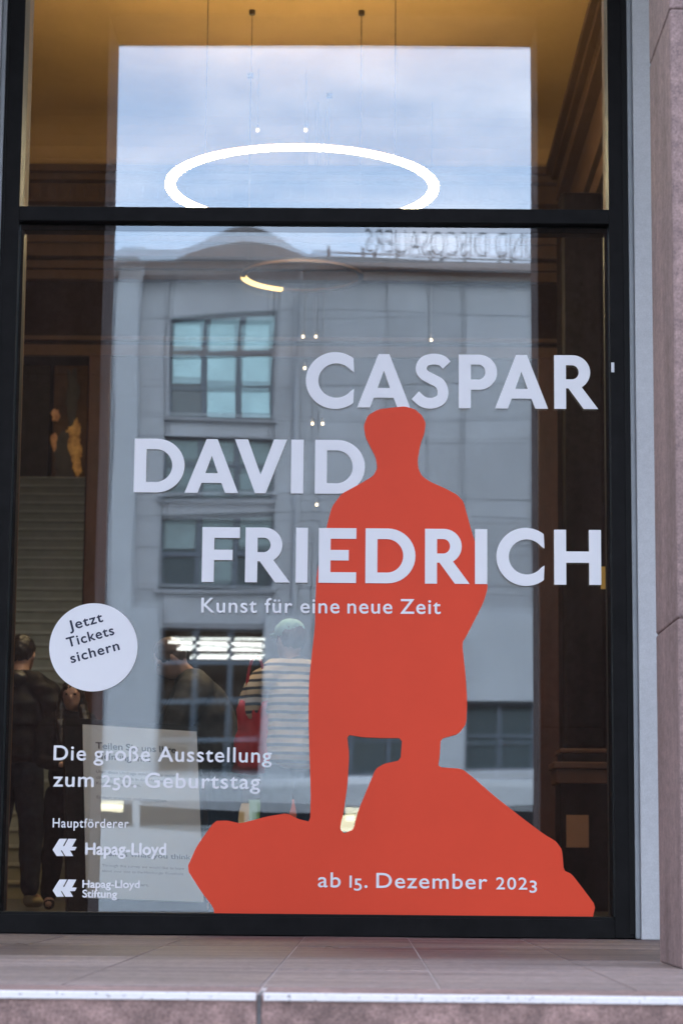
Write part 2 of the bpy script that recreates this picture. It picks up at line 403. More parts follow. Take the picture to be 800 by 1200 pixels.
def word(letters, ybase, ytop, yfront, thick, m, label):
    """letters: (char, left px, right px); px measured on the photograph, placed on the glass plane at real size"""
    pxm = (letters[0][1]+letters[-1][2])/2
    zb, zt = G(pxm, ybase).z, G(pxm, ytop).z
    x0 = G(letters[0][1], (ybase+ytop)/2).x
    root = thing('lettering', label, 'lettering', (x0, yfront, zb), 0, 'large words on the glass')
    for ch, a, b in letters:
        wd, loops = glyph(ch); xa, xb = G(a, (ybase+ytop)/2).x, G(b, (ybase+ytop)/2).x
        f = lambda u, v, xa=xa, xb=xb, wd=wd: (xa+(xb-xa)*u/wd-x0, (zt-zb)*v, 0)
        flat_mesh('letter', loops, m, root, f, thick)
word([('C', 358.3, 415.5), ('A', 418.5, 480.5), ('S', 483.5, 526.5), ('P', 537, 582), ('A', 579.5, 641.5), ('R', 648.7, 700)], 478.4, 415.6, -.001, .003, letter_white,
     'top word of the three big pale words, directly above the head of the red figure')
word([('D', 157.5, 216.5), ('A', 217, 279.5), ('V', 275, 336), ('I', 341, 355.6), ('D', 369, 427.5)], 578, 515, -.001, .003, letter_white,
     'middle big pale word on the glass, its last letter tucked behind the red shoulder')
word([('F', 237, 281), ('R', 287.6, 340), ('I', 346.7, 360.6), ('E', 373.3, 417.3), ('D', 428, 486.5), ('R', 497.6, 549.8), ('I', 556, 570.4), ('C', 581, 638), ('H', 648.5, 703.5)], 684, 619.8, -.008, .003, letter_white,
     'lowest and longest big pale word, running across the red figure')

def chaikin(p, c=.22):
    q = []
    for a, b in zip(p, p[1:]+p[:1]):
        q += [(a[0]+(b[0]-a[0])*c, a[1]+(b[1]-a[1])*c), (b[0]+(a[0]-b[0])*c, b[1]+(a[1]-b[1])*c)]
    return q
# a plain standing walker on a rounded rock
half = [(459, 478), (474, 476.5), (486, 480), (494, 487), (498.5, 496), (497, 508), (493, 518), (491, 528), (489, 540), (490, 550), (494, 558), (504, 565), (522, 573), (535, 580), (542.5, 588), (547, 604), (553, 626), (562, 652), (570, 676), (571, 690), (566, 706), (557, 724), (548, 742), (541, 754)]
rightside = half+[(545, 790), (547, 822), (546, 848), (537, 860), (516, 866), (515, 885), (513, 899), (541, 901), (556, 913), (580, 934), (612, 959), (636, 977), (651, 986), (658, 996), (660, 1020), (669, 1024), (683, 1042), (697, 1061), (693.4, 1077.5)]
leftside = [(252, 1073.6), (250, 1063), (236, 1045), (219, 1018), (231, 991), (252, 962), (266, 961.5), (282, 965), (312, 957), (336, 953), (350, 960), (363.5, 963), (364, 927), (362.5, 880), (361.5, 845), (362, 800), (365, 770), (369, 735), (369.5, 706), (371, 672), (378, 640), (384, 612), (389, 594), (400, 579), (424, 566), (437, 558), (442, 549), (440, 536), (434, 524), (428, 512), (426, 499), (431, 487), (443, 480)]
outer = chaikin(rightside+leftside, .14)
gap = chaikin([(406.5, 861), (425, 864), (448, 865), (471, 865), (469, 891), (450, 895), (440, 901), (430, 925), (420, 949), (414, 972), (403, 977), (398, 971), (403, 948), (407, 920), (409, 885)], .14)
def onglass(px, py): v = G(px, py); return (v.x, v.z, -.0045)
o = flat_mesh('silhouette', [outer, gap], red, None, onglass, .002)
tag(o, 'red silhouette of a walker standing on a rock, stuck on the shop window', 'window graphic')

def text_line(s, px0, px1, base0, base1, cap, m, name, label, parent=None, yfront=-.001, thick=.0012, bold=0.0, group=None, cat='lettering', plane=None):
    """one line of lettering fitted between two pixels; old-style figures at x-height; each word a mesh of its own"""
    lining = plane is not None
    capu = .69; x = 0; words = []
    for wd in s.split(' '):
        runs = []; cur = ''
        for ch in wd:
            if ch.isdigit() and not lining:
                if cur: runs.append((cur, 1, 0)); cur = ''
                runs.append((ch, .80, -.19 if ch in '3579' else 0))
            else: cur += ch
        if cur: runs.append((cur, 1, 0))
        pts = []; bm = bmesh.new()
        for r, sc_, dy in runs:
            c = bpy.data.curves.new('t', 'FONT'); c.body = r; c.size = 1; c.space_character = SPC; c.extrude = .5; c.resolution_u = 5
            o = bpy.data.objects.new('t', c); COL.objects.link(o)
            me = bpy.data.meshes.new_from_object(o.evaluated_get(bpy.context.evaluated_depsgraph_get()))
            bpy.data.objects.remove(o); bpy.data.curves.remove(c)
            xs = [v.co.x for v in me.vertices]; x0, x1 = min(xs), max(xs)
            for k, (ox, oy) in enumerate(((0, 0), (bold, 0), (-bold, 0), (0, bold), (0, -bold)) if bold else ((0, 0),)):
                m2 = me.copy()
                for v in m2.vertices: v.co = ((v.co.x-x0)*sc_+x+ox, v.co.y*sc_+dy*.72+oy, v.co.z*(1-.04*k)-.02*k*(v.co.z > 0))
                bm.from_mesh(m2); bpy.data.meshes.remove(m2)
            bpy.data.meshes.remove(me)
            x += (x1-x0)*sc_+.10*SPC
        words.append(bm); x += .24*SPC
    allx = [v.co.x for bm in words for v in bm.verts]; a, b = min(allx), max(allx)
    if plane is None:
        A, Bp = G(px0, base0), G(px1, base1)
        ux = (Bp-A).normalized(); uz = Vector((-ux.z, 0, ux.x)); kx = (Bp-A).length/(b-a); kz = cap/FPX*D/capu
    else:
        A, ux, uz, kx, kz = plane['o'], plane['u'], plane['v'], plane['w']/(b-a), plane['cap']/capu
    nrm = ux.cross(uz)
    root = parent
    if parent is None:
        root = thing(name, label, cat, A, 0, group)
    outs = []
    if parent is not None:                                      # printed on its part: the whole line is one mesh
        bm0 = bmesh.new()
        for bm in words:
            t = bpy.data.meshes.new('t'); bm.to_mesh(t); bm.free(); bm0.from_mesh(t); bpy.data.meshes.remove(t)
        words = [bm0]
    for bm in words:
        for v in bm.verts:
            t = v.co.z+.5                                       # 0 back .. 1 front
            p = A+ux*((v.co.x-a)*kx)+uz*(v.co.y*kz)
            v.co = p+(Vector((0, yfront-thick*t, 0)) if plane is None else nrm*(.0004+.0011*t))
            if parent is None: v.co -= A
        me = bpy.data.meshes.new(name)
        bmesh.ops.recalc_face_normals(bm, faces=bm.faces); bm.to_mesh(me); bm.free(); me.materials.append(m)
        o = bpy.data.objects.new('word' if parent is None else name, me); COL.objects.link(o); o.parent = root
        outs.append(o)
    return outs[0]
SPC = 1.1
text_line('Kunst für eine neue Zeit', 236, 516, 717.8, 719.6, 17.2, letter_white, 'lettering', 'single thin white text line under the big words, running onto the red coat', bold=.010, yfront=-.008)
text_line('Die große Ausstellung', 63, 318.5, 890.6, 893.6, 17.0, letter_white, 'lettering', 'upper line of the two-line white text over the leaning info board', bold=.012)
text_line('zum 250. Geburtstag', 62.5, 305, 921.5, 924.5, 17.0, letter_white, 'lettering', 'lower line of the two-line white text over the leaning info board', bold=.012)
text_line('ab 15. Dezember 2023', 372.5, 628.5, 1039.5, 1042.6, 17.0, letter_white, 'lettering', 'pale lilac-white date line on the red rock', bold=.008, yfront=-.0075)
text_line('Hauptförderer', 62, 151, 969.5, 970.3, 10.5, letter_white, 'lettering', 'small white caption above the two arrow logos', bold=.010)
SPC = 1.0
# sponsor logos
def logo(px, py, k, label, lines):
    root = thing('sponsor_logo', label, 'logo', G(px, py), 0, 'arrow logos low on the glass')
    o = G(px, py)
    shp = [[(80, 295), (172, 148), (272, 148), (218, 245), (236, 247), (290, 148), (398, 150), (340, 255), (402, 258), (378, 303), (312, 305), (355, 380), (252, 380), (205, 305), (188, 303), (232, 379), (135, 380)]]
    f = lambda u, v: (G(px+(u-80)/11.43*k, py+(v-295)/11.43*k).x-o.x, G(px+(u-80)/11.43*k, py+(v-295)/11.43*k).z-o.z, -.001)
    flat_mesh('arrow_mark', shp, letter_white, root, f, .0012)
    for s, a, b, ba, cap in lines:
        t = text_line(s, a, b, ba, ba+.6, cap, letter_white, 'logo_text', None, parent=root, bold=.028)
        t.data.transform(Matrix.Translation(-o))
logo(62, 995.8, 1.0, 'larger white double-arrow logo with a single line of bold text', [('Hapag-Lloyd', 100, 195, 1001.2, 13.2)])
logo(62, 1043.5, 1.0, 'lower white double-arrow logo with two stacked lines of bold text', [('Hapag-Lloyd', 96.7, 164, 1040.0, 8.4), ('Stiftung', 96.7, 137.5, 1051.4, 8.4)])
# round ticket sticker
c = G(109.8, 758.5); rad = 52/FPX*D
g = MB(); g.tube((c.x, -.001, c.z), (c.x, -.0024, c.z), rad, n=96)
st = g.build('ticket_sticker', letter_white, origin=(c.x, -.001, c.z)); tag(st, 'round white sticker with three tilted lines of dark text, left on the glass', 'sticker')
for s, a, b, ya, yb in (('Jetzt', 82, 121.6, 739, 728.2), ('Tickets', 80, 134.8, 758.8, 743.4), ('sichern', 84, 141, 777.2, 761.3)):
    SPC = 1.12
    t = text_line(s, a, b, ya, yb, 11.4, navy, 'printed_text', None, parent=st, yfront=-.0027, thick=.0008, bold=.018)
    t.data.transform(Matrix.Translation(-st.location))
SPC = 1.0

# ------------------------------------------------------------------ foyer behind the glass
YB = 9.8                                                     # back wall (distance 20 from the lens)
ZC = EYE+6.45
struct(MB().box(-6, 6, .102, 26, -.3, 0.0).build('foyer_floor', floor_m))
tag(MB().box(-5, 2.6, .2, YB+1.2, ZC, ZC+.3).build('foyer_ceiling', ochre), 'ochre yellow painted ceiling of the foyer', 'ceiling')
tag(MB().box(1.78, 2.6, .2, YB+.1, 0, ZC).build('foyer_wall', [darkwall]), 'brown side wall of the foyer on the right', 'wall')
tag(MB().box(-5, -4.2, .2, YB+.1, 0, ZC).build('foyer_wall', [cornice_m]), 'brown side wall of the foyer on the left', 'wall')
# inner reveal of the window
g = MB(); g.box(XLi-.11, XLi-.005, .102, .25, .002, 8); g.box(XRi+.005, XRi+.115, .102, .25, .002, 8)
tag(g.build('window_reveal', mat('reveal_wood', (.11, .042, .010), .7, noise=(5, .2))), 'brown inner lining of the window opening', 'reveal')
tag(MB().box(-5, 2.6, .245, .34, ZC-.6, 9).build('front_inner_wall', ochre), 'foyer wall strip above the window', 'wall')
zo = EYE+4.47
# back wall with its two openings
g = MB()
g.box(-5, 2.6, YB, YB+.5, zo, ZC)
g.box(-2.46, -2.42, YB+.01, YB+.49, 0, zo); g.box(-2.27, 2.6, YB, YB+.5, 0, zo-.001)
bw = tag(g.build('back_wall', darkwall), 'dark red wall over the stair opening at the back of the foyer', 'wall')
g = MB(); g.box(-2.445, -2.25, YB-.06, YB+.52, .0, zo-.02, .01)
tag(g.build('marble_pilaster', marble), 'red brown marble pilaster beside the stairs', 'pilaster', 'marble pilasters at the back of the foyer')
g = MB(); g.box(1.49, 1.69, YB-.06, YB+.52, .0, zo-.02, .01)
tag(g.build('marble_pilaster', marble), 'red brown marble pilaster at the right end of the foyer', 'pilaster', 'marble pilasters at the back of the foyer')
# cornice and architrave on the back wall, continuing along the right wall
def z_at(py, d): return P(60, py, d).z
g = MB()
def band(y0, y1, pr, dd=20.0):
    za, zb = z_at(y1, 19.7), z_at(y0, 19.7); g.box(-4.6, 1.8, YB-pr, YB+.01, za, zb, .004)
band(192, 200, .30); band(200, 208, .24); band(209, 226, .16); band(227, 232, .20); band(233, 262, .10); band(270, 278, .16); band(278, 293, .11); band(299, 308, .13); band(309, 320, .10); band(396, 409, .05); band(386, 391, .07)
x = -4.4
za, zb = z_at(224, 19.6), z_at(211, 19.6)
while x < 1.5:
    g.box(x, x+.07, YB-.21, YB-.15, za, zb); x += .13
for (pa, pb, pr) in ((192, 200, .24), (200, 208, .19), (209, 226, .12), (227, 232, .15), (233, 262, .06), (270, 293, .09), (299, 320, .06)):
    g.box(1.79-pr, 1.785, .5, YB-.31, z_at(pb, 19.7), z_at(pa, 19.7), .004)
y = .8
while y < YB-.4:
    g.box(1.64, 1.68, y, y+.07, za, zb); y += .13
tag(g.build('cornice', cornice_m), 'brown dentilled cornice running around the foyer under the ceiling', 'cornice')
# cove between wall and ceiling
pts = [(YB+.01, z_at(192, 19.7))]+[(YB-.02-.75*(1-math.cos(a)), ZC-.55*(1-math.sin(a))) for a in [i*PI/2/8 for i in range(9)]]+[(YB+.01, ZC+.0)]
g = MB(); g.extrude_profile(pts, -4.6, 1.79)
tag(g.build('ceiling_cove', ochre, smooth=False), 'curved ochre cove where the foyer wall meets the ceiling', 'cove')
# column on a pedestal at the right
dcol = 17.0; yc = dcol-D
pt = [P(652, 1000, dcol).x, 1.775]
col = thing('column', 'dark marble column on a stepped brown pedestal in the right of the foyer', 'column', ((pt[0]+pt[1])/2, yc+.25, 0))
def rel(mb, name, m): o = mb.build(name, m); o.data.transform(Matrix.Translation(-col.location)); o.parent = col; return o
zz = [P(680, v, dcol).z for v in (918, 898, 896, 884, 880)]
rel(MB().box(pt[0]+.03, pt[1], yc+.06, yc+.5, 0, zz[0], .004), 'pedestal', darkmarble)
rel(MB().box(pt[0]+.0, pt[1], yc+.02, yc+.5, zz[0], zz[1]-.02, .006), 'pedestal_cap', woodgold)
rel(MB().box(pt[0]-.02, pt[1], yc-.0, yc+.5, zz[1]-.017, zz[2]+.02, .008), 'base_moulding', woodgold)
rel(MB().box(pt[0]+.05, pt[1], yc+.06, yc+.5, zz[2]+.02, zz[3]+.012, .004), 'base_moulding', darkmarble)
rel(MB().box(pt[0]+.03, pt[1], yc+.04, yc+.5, zz[3]+.012, zz[4]+.02, .008), 'base_moulding', woodgold)
rel(MB().box(pt[0]+.06, pt[1], yc+.09, yc+.5, zz[4]+.02, z_at(322, 19.7), .03), 'shaft', darkmarble)
a, b = P(664, 993, dcol), P(690, 955, dcol)
o = MB().box(a.x, b.x, yc+.045, yc+.058, a.z, b.z, .001).build('notice', mat('brown_paper', (.30, .15, .08), .6)); tag(o, 'small brown paper notice fixed to the pedestal at lower right', 'notice')
a, b = P(704, 690, dcol-1.2), P(711, 664, dcol-1.2)
o = MB().box(a.x, b.x+.05, yc-1.2, yc-1.17, a.z, b.z, .001).build('wall_sign', mat('amber_sign', (.55, .33, .06), .5, emit=((1, .6, .12), .015))); tag(o, 'tiny amber wall sign beside the last letter of the lowest big word', 'sign')

# stair hall
struct(MB().box(-8, 6, 26, 27, -.3, 10).build('hall_end_wall', darkwall))
struct(MB().box(-8.3, -8, YB+.5, 26, -.3, 9.3).build('hall_side_wall', darkwall)); struct(MB().box(2.6, 2.9, YB+.5, 26, -.3, 9.3).build('hall_side_wall', darkwall))
struct(MB().box(-8.3, 2.9, YB+.5, 27, 9.2, 9.4).build('hall_ceiling', cornice_m))
st_ = thing('staircase', 'broad flight of olive stone stairs rising behind the marble pilaster', 'stairs', (-4, YB+1, 0))
y0s, rise, run, N = 10.5, .16, .30, 34
g = MB(); g2 = MB()
for k in range(N):
    y = y0s+k*run
    g.box(-7.5, -2.3, y+.02, 26 if k == N-1 else y0s+(k+1)*run+.05, 0 if k == 0 else k*rise-.16, (k+1)*rise-.035)
    g2.box(-7.5, -2.3, y-.012, y+run+.04, (k+1)*rise-.035, (k+1)*rise, .006)
for gg, nm, mm in ((g, 'risers', stair_m), (g2, 'treads', tread_m)):
    o = gg.build(nm, mm); o.data.transform(Matrix.Translation(-st_.location)); o.parent = st_
# painting and dark door at the stair head
dp = 35.6
a, b = P(61, 572, dp), P(99, 404, dp)
pic = thing('painting', 'large dark painting with vague golden shapes at the top of the stairs', 'painting', ((a.x+b.x)/2, dp-D, a.z))
def relp(mb, name, m): o = mb.build(name, m); o.data.transform(Matrix.Translation(-pic.location)); o.parent = pic; return o
relp(MB().box(a.x, b.x+.3, dp-D, dp-D+.05, a.z, b.z), 'canvas', mat('dark_canvas', (.018, .008, .006), .6, spec=.1, noise=(2.2, .5, (.10, .05, .02)), stretch=(1, 1, .5)))
def blob(px, py, rx, rz, m, y): 
    c_ = P(px, py, dp); q = MB(); q.sphere((c_.x, dp-D-.0, c_.z), rx, .012+y, rz, 32)
    for v in q.bm.verts:
        k_ = 1+.75*mnoise.noise(Vector((v.co.x*9, 1.7, v.co.z*6)))+.4*mnoise.noise(Vector((v.co.x*23, 4.1, v.co.z*19)))
        v.co.x = c_.x+(v.co.x-c_.x)*k_; v.co.z = c_.z+(v.co.z-c_.z)*k_
    return relp(q, 'painted_patch', m)
gold = mat('golden_paint', (.30, .13, .03), .6, noise=(9, .5, (.95, .55, .16))); flesh = mat('warm_paint', (.30, .12, .06), .6, noise=(9, .3, (.8, .42, .22))); coat_p = mat('black_paint', (.004, .004, .004), .6)
blob(86, 519, .11, .30, gold, .0); blob(91, 535, .08, .26, gold, .002); blob(66, 486, .06, .09, flesh, .002); blob(64, 518, .05, .14, flesh, .001)
blob(74, 549, .13, .42, coat_p, .006); blob(76, 512, .065, .10, coat_p, .008); blob(85, 460, .10, .5, coat_p, .002)
a, b = P(-40, 572, dp), P(61, 410, dp)
tag(MB().box(a.x, b.x, dp-D-.06, dp-D+.3, a.z, b.z, .01).build('dark_doorway', mat('dark_door', (.008, .007, .006), .6, spec=.1)), 'dark plain door panel at the top of the stairs', 'door')

# ------------------------------------------------------------------ lamps
def ring_lamp(x, d, zring, r, wd, label, m, wires, zceil, th=.02, rail=True):
    root = thing('ring_lamp', label, 'lamp', (x, d-D, zring), 0, 'pendant ring lamps')
    MB().ring((0, 0, 0), r, wd, th).build('diffuser', m, root)
    g = MB(); g.ring((0, 0, th+.001), r, wd*.6, .012); g.build('rail', wire_m, root)
    for wx, wy in wires: MB().tube((wx, wy, th), (wx, wy, zceil-zring), .0032, n=6).build('wire', wire_m, root)
    for wx, wy in wires: MB().tube((wx, wy, zceil-zring-.035), (wx, wy, zceil-zring-.001), .024, n=14).build('ceiling_cap', wire_m, root)
    return root
ring_lamp(P(354, 210, 16).x, 16, EYE+4.785, .937, .064, 'large glowing ring lamp hanging high in the foyer', lamp_m, [(-.64, -.73), (.65, -.73), (-.42, .87), (.41, .87)], ZC)
r2 = ring_lamp(P(354, 325, 18.4).x, 18.4, P(354, 325, 18.4).z, .48, .04, 'small dim ring lamp hanging below and behind the big ring', mat('unlit_ring', (.25, .15, .08), .5), [(-.44, -.1), (.2, .38)], ZC, th=.02)
MB().ring((0, 0, -.004), .48, .045, .026, a0=math.radians(112), a1=math.radians(178), n=30).build('lit_segment', lamp2_m, r2)
ring_lamp(P(354, 210, 16).x, 12.4, EYE+5.72, .95, .112, 'added fill light shaped as a ring lamp near the window, above the top edge of the picture', near_fill_m, [(-.64, -.73), (.65, -.73), (-.42, .87), (.41, .87)], ZC, th=.02)  # unseen lamp, added to brighten the info board and people near the glass
ring_lamp(-5.2, 32.5, 8.3, .97, .125, 'added fill light shaped as a ring lamp over the stairs, hidden behind the wall above the opening', hall_fill_m, [(-.6, .7), (.6, .7)], 9.2)  # unseen lamp, added to brighten the staircase
def downlight(px, py, d, label, z=None):
    p = P(px, py, d); root = thing('downlight', label, 'lamp', p, 0, 'small spot lamps inside the foyer')
    MB().tube((0, 0, 0), (0, 0, .035), .011, n=14).build('housing', wire_m, root)
    MB().tube((0, 0, -.02), (0, 0, -.001), .010, n=14).build('lens', spot_m, root)
    MB().tube((0, 0, .035), (0, 0, ZC-p.z), .0018, n=5).build('stem', wire_m, root)
for px, py, d, l in ((302, 151, 18.2, 'left one of the two small spots above the big ring lamp'), (358, 151, 18.2, 'right one of the two small spots above the big ring lamp'),
    (355, 393, 19.0, 'left spot of the pair just above the first big letter'), (370, 393, 19.0, 'right spot of the pair just above the first big letter'),
    (357, 430, 19.0, 'single small spot at the left edge of the first big letter'), (505, 397, 19.0, 'small spot above the third letter of the top word'),
    (366, 495, 19.2, 'left spot of the pair left of the red head'), (378, 495, 19.2, 'right spot of the pair left of the red head'), (371, 590, 19.4, 'small spot between the middle and the lowest big word')):
    downlight(px, py, d, l)

# ------------------------------------------------------------------ info board
tl = P(97, 849, 12.75)
u = Vector((.60, .24, -.02)).normalized(); v = Vector((.085, -.26, -.93)); v = (v-u*v.dot(u)).normalized()
W_, H_ = .655, .975
n_ = u.cross(-v).normalized()                                 # towards the viewer
ib = thing('info_board', 'white info poster in a dark frame leaning on a stand behind the glass', 'sign board', tl+v*H_+u*W_/2)
def slab_on(a, b, c, d_, z0, z1, name, m, parent=ib):
    g = MB(); q = []
    for zq in (z0, z1): q.append([g.bm.verts.new(tl+u*x+v*y+n_*zq-ib.location) for x, y in ((a, c), (b, c), (b, d_), (a, d_))])
    g.bm.faces.new(q[0][::-1]); g.bm.faces.new(q[1])
    for i in range(4): g.bm.faces.new((q[0][i], q[0][(i+1) % 4], q[1][(i+1) % 4], q[1][i]))
    return g.build(name, m, parent)
slab_on(-.10, W_+.02, -.035, H_+.10, -.05, -.004, 'frame', black)
post = slab_on(0, W_, 0, H_, -.003, .003, 'poster', mat('poster_paper', (.80, .80, .79), .5, noise=(3, .02)))
def ptxt(s, x, y, wd, cap, m, bold=0):
    o = text_line(s, 0, 0, 0, 0, 0, m, 'printed_text', None, parent=post, bold=bold, plane=dict(o=tl+u*x+v*y+n_*.003, u=u, v=-v, w=wd, cap=cap, lining=True))
    o.data.transform(Matrix.Translation(-ib.location))
ink = mat('grey_ink', (.10, .10, .11), .7)
ink2 = mat('light_ink', (.30, .30, .31), .7)
ptxt('Teilen Sie uns Ihre', .07, .135, .46, .036, ink, .02); ptxt('Meinung mit!', .07, .195, .31, .036, ink, .02)
for i, s in enumerate(('Über diese Umfrage möchten wir mehr', 'über Ihren Besuch in der Hamburger', 'Kunsthalle erfahren.')): ptxt(s, .07, .275+.033*i, (.45, .43, .25)[i], .016, ink2)
ptxt('Einfach scannen und mitmachen.', .07, .42, .40, .016, ink2)
ptxt('Tell us what you think', .09, .74, .50, .026, ink, .01)
for i, s in enumerate(('Through this survey we would like to learn', 'about your visit to the Hamburger Kunsthalle.')): ptxt(s, .09, .80+.03*i, .46, .014, ink2)
ptxt('Scan to take part.', .09, .90, .26, .014, ink2)
# foot of the board
g = MB()
bl = tl+v*(H_+.06)+u*W_/2
g.tube(tl+v*.25+u*W_/2-n_*.05-ib.location, Vector((bl.x+.05, bl.y+.42, .02))-ib.location, .018)
g.box(-.33, .33, -.12, .5, -ib.location.z+.003, -ib.location.z+.02, .004)
g.build('stand', black, ib)

# ------------------------------------------------------------------ people
def skin(chains, sub=2, name='skin'):
    """chains: list of lists of ((x,y,z), r) sharing points by coordinates; grown into one surface"""
    me = bpy.data.meshes.new(name); idx = {}; vs = []; rs = []; es = set()
    for ch in chains:
        prev = None
        for p, r in ch:
            k = tuple(round(c, 4) for c in p)
            if k not in idx: idx[k] = len(vs); vs.append(p); rs.append(r)
            if prev is not None and prev != idx[k]: es.add((prev, idx[k]))
            prev = idx[k]
    me.from_pydata(vs, list(es), [])
    o = bpy.data.objects.new(name, me); COL.objects.link(o)
    md = o.modifiers.new('s', 'SKIN'); md.use_smooth_shade = True
    for i, sv in enumerate(me.skin_vertices[0].data):
        r = rs[i]; sv.radius = r if isinstance(r, tuple) else (r, r); sv.use_root = (i == 0)
    sb = o.modifiers.new('b', 'SUBSURF'); sb.levels = sub; sb.render_levels = sub
    res = bpy.data.meshes.new_from_object(o.evaluated_get(bpy.context.evaluated_depsgraph_get()))
    bpy.data.objects.remove(o)
    return res
def fuse(meshes, name, m, parent, voxel=.011, smooth=2, rough=0.0, rs=9.0, push=0.0):
    bm = bmesh.new()
    for me in meshes: bm.from_mesh(me); bpy.data.meshes.remove(me)
    me = bpy.data.meshes.new(name); bm.to_mesh(me); bm.free()
    o = bpy.data.objects.new(name, me); COL.objects.link(o)
    rm = o.modifiers.new('r', 'REMESH'); rm.mode = 'VOXEL'; rm.voxel_size = voxel
    if smooth:
        s = o.modifiers.new('s', 'SMOOTH'); s.iterations = smooth; s.factor = .5
    res = bpy.data.meshes.new_from_object(o.evaluated_get(bpy.context.evaluated_depsgraph_get()))
    bpy.data.objects.remove(o)
    if rough:                                                    # folds in cloth, strands in hair
        nv = [v.normal.copy() for v in res.vertices]
        for v, n in zip(res.vertices, nv):
            q = Vector((v.co.x*rs*1.4, v.co.y*rs*1.4, v.co.z*rs*.8))
            v.co += n*push+n*rough*(mnoise.noise(q)+.5*mnoise.noise(q*2.1+Vector((3, 1, 7))))
    for p in res.polygons: p.use_smooth = True
    res.materials.clear(); res.materials.append(m); res.name = name
    ob = bpy.data.objects.new(name, res); COL.objects.link(ob); ob.parent = parent
    return ob
def ball(c, r, M=None):
    bm = bmesh.new(); bmesh.ops.create_uvsphere(bm, u_segments=24, v_segments=16, radius=1)
    for v in bm.verts:
        p = Vector((v.co.x*r[0], v.co.y*r[1], v.co.z*r[2]))
        v.co = (M @ p if M else p)+Vector(c)
    me = bpy.data.meshes.new('b'); bm.to_mesh(me); bm.free(); return me
skin_m = mat('skin', (.42, .24, .17), .55, noise=(8, .06))
def person(label, loc, rz, h=1.74, lean=0, headtilt=0, headturn=0, arms=None, top=None, top_len=.86, trousers=None, shoes=None, hair=None, hair_style='short', hair_m=None, thick=1.0, legs_spread=.1, hood=False, cap_m=None, kneel=0):
    root = thing('person', label, 'person', loc, rz)
    k = h/1.75
    Rl = Matrix.Rotation(lean, 3, 'X')                          # positive leans forward, towards -y
    pel = Vector((0, 0, .95))
    def up(p): return (Rl @ (Vector(p)-pel)+pel)*k
    J = {}
    J['pel'] = pel*k; J['bel'] = up((0, .0, 1.10)); J['che'] = up((0, .01, 1.33)); J['neb'] = up((0, .015, 1.47)); J['nec'] = up((0, -.005, 1.54))
    Rh = Rl @ Matrix.Rotation(headturn, 3, 'Z') @ Matrix.Rotation(headtilt, 3, 'X')
    hc = J['nec']+(Rh @ Vector((0, -.02, .105)))*k
    A = arms or {}
    for s, n in ((-1, 'l'), (1, 'r')):
        J['sh'+n] = up((s*.185, .01, 1.43))
        e, w_ = A.get(n, ((s*.25, .03, 1.15), (s*.26, -.08, .92)))
        J['el'+n] = up(e); J['wr'+n] = up(w_)
        J['hip'+n] = Vector((s*.09, 0, .91))*k; J['kn'+n] = Vector((s*(.1+legs_spread*.2), -.02, .49))*k; J['an'+n] = Vector((s*(.1+legs_spread*.35), .02, .085))*k
        J['toe'+n] = J['an'+n]+Vector((s*.02, -.15, -.045))*k
    t_ = lambda n: tuple(J[n])
    body = [[(t_('pel'), (.15*k, .11*k)), (t_('bel'), (.135*k, .10*k)), (t_('che'), (.155*k, .11*k)), (t_('neb'), .07*k), (t_('nec'), .055*k), (tuple(hc), .06*k)]]
    for n in 'lr':
        body.append([(t_('che'), (.155*k, .11*k)), (t_('sh'+n), .06*k), (t_('el'+n), .042*k), (t_('wr'+n), .03*k)])
        body.append([(t_('pel'), (.15*k, .11*k)), (t_('hip'+n), .085*k), (t_('kn'+n), .058*k), (t_('an'+n), .042*k), (t_('toe'+n), .035*k)])
    parts = [skin(body)]
    # head with brow, nose, chin, ears
    parts += [ball(hc, (.074*k, .093*k, .115*k), Rh), ball(hc+(Rh @ Vector((0, -.035, -.055)))*k, (.055*k, .06*k, .062*k), Rh),
              ball(hc+(Rh @ Vector((0, -.097, -.018)))*k, (.014*k, .022*k, .026*k), Rh), ball(hc+(Rh @ Vector((0, -.088, -.058)))*k, (.024*k, .012*k, .010*k), Rh)]
    for s in (-1, 1):
        parts.append(ball(hc+(Rh @ Vector((s*.077, .008, -.01)))*k, (.010*k, .02*k, .032*k), Rh))
        parts.append(ball(hc+(Rh @ Vector((s*.03, -.080, .028)))*k, (.022*k, .012*k, .008*k), Rh))
    # hands: palm, four fingers, thumb
    for s, n in ((-1, 'l'), (1, 'r')):
        wv = (J['wr'+n]-J['el'+n]).normalized(); side = wv.cross(Vector((0, 0, 1)));
        side = side.normalized() if side.length > .05 else Vector((1, 0, 0)); nr = side.cross(wv).normalized()
        W0 = J['wr'+n]; parts.append(ball(W0+wv*.05*k, (.03*k, .03*k, .045*k), None))
        for i, ln in enumerate((.068, .078, .073, .056)):
            b0 = W0+wv*.07*k+side*(i-1.5)*.019*k; b1 = b0+wv*ln*.5*k-nr*.008*k; b2 = b1+(wv*.8-nr*.5)*ln*.5*k
            parts.append(skin([[(tuple(b0-wv*.03*k), .010*k), (tuple(b0), .0095*k), (tuple(b1), .009*k), (tuple(b2), .0075*k)]], 1))
        b0 = W0+wv*.03*k-side*.028*k; b1 = b0+(wv*.6-side*.6)*.04*k
        parts.append(skin([[(tuple(W0+wv*.02*k), .012*k), (tuple(b0), .012*k), (tuple(b1), .011*k), (tuple(b1+wv*.03*k), .009*k)]], 1))
    fuse(parts, 'body', skin_m, root, .010, 3)
    for s in (-1, 1):
        q = MB(); c_ = hc+(Rh @ Vector((s*.03, -.083, .014)))*k; q.sphere(c_, .013*k, .009*k, .008*k, 10); q.build('eye', mat('eye_dark', (.03, .02, .015), .2), root, smooth=True)
    # clothes
    T = thick
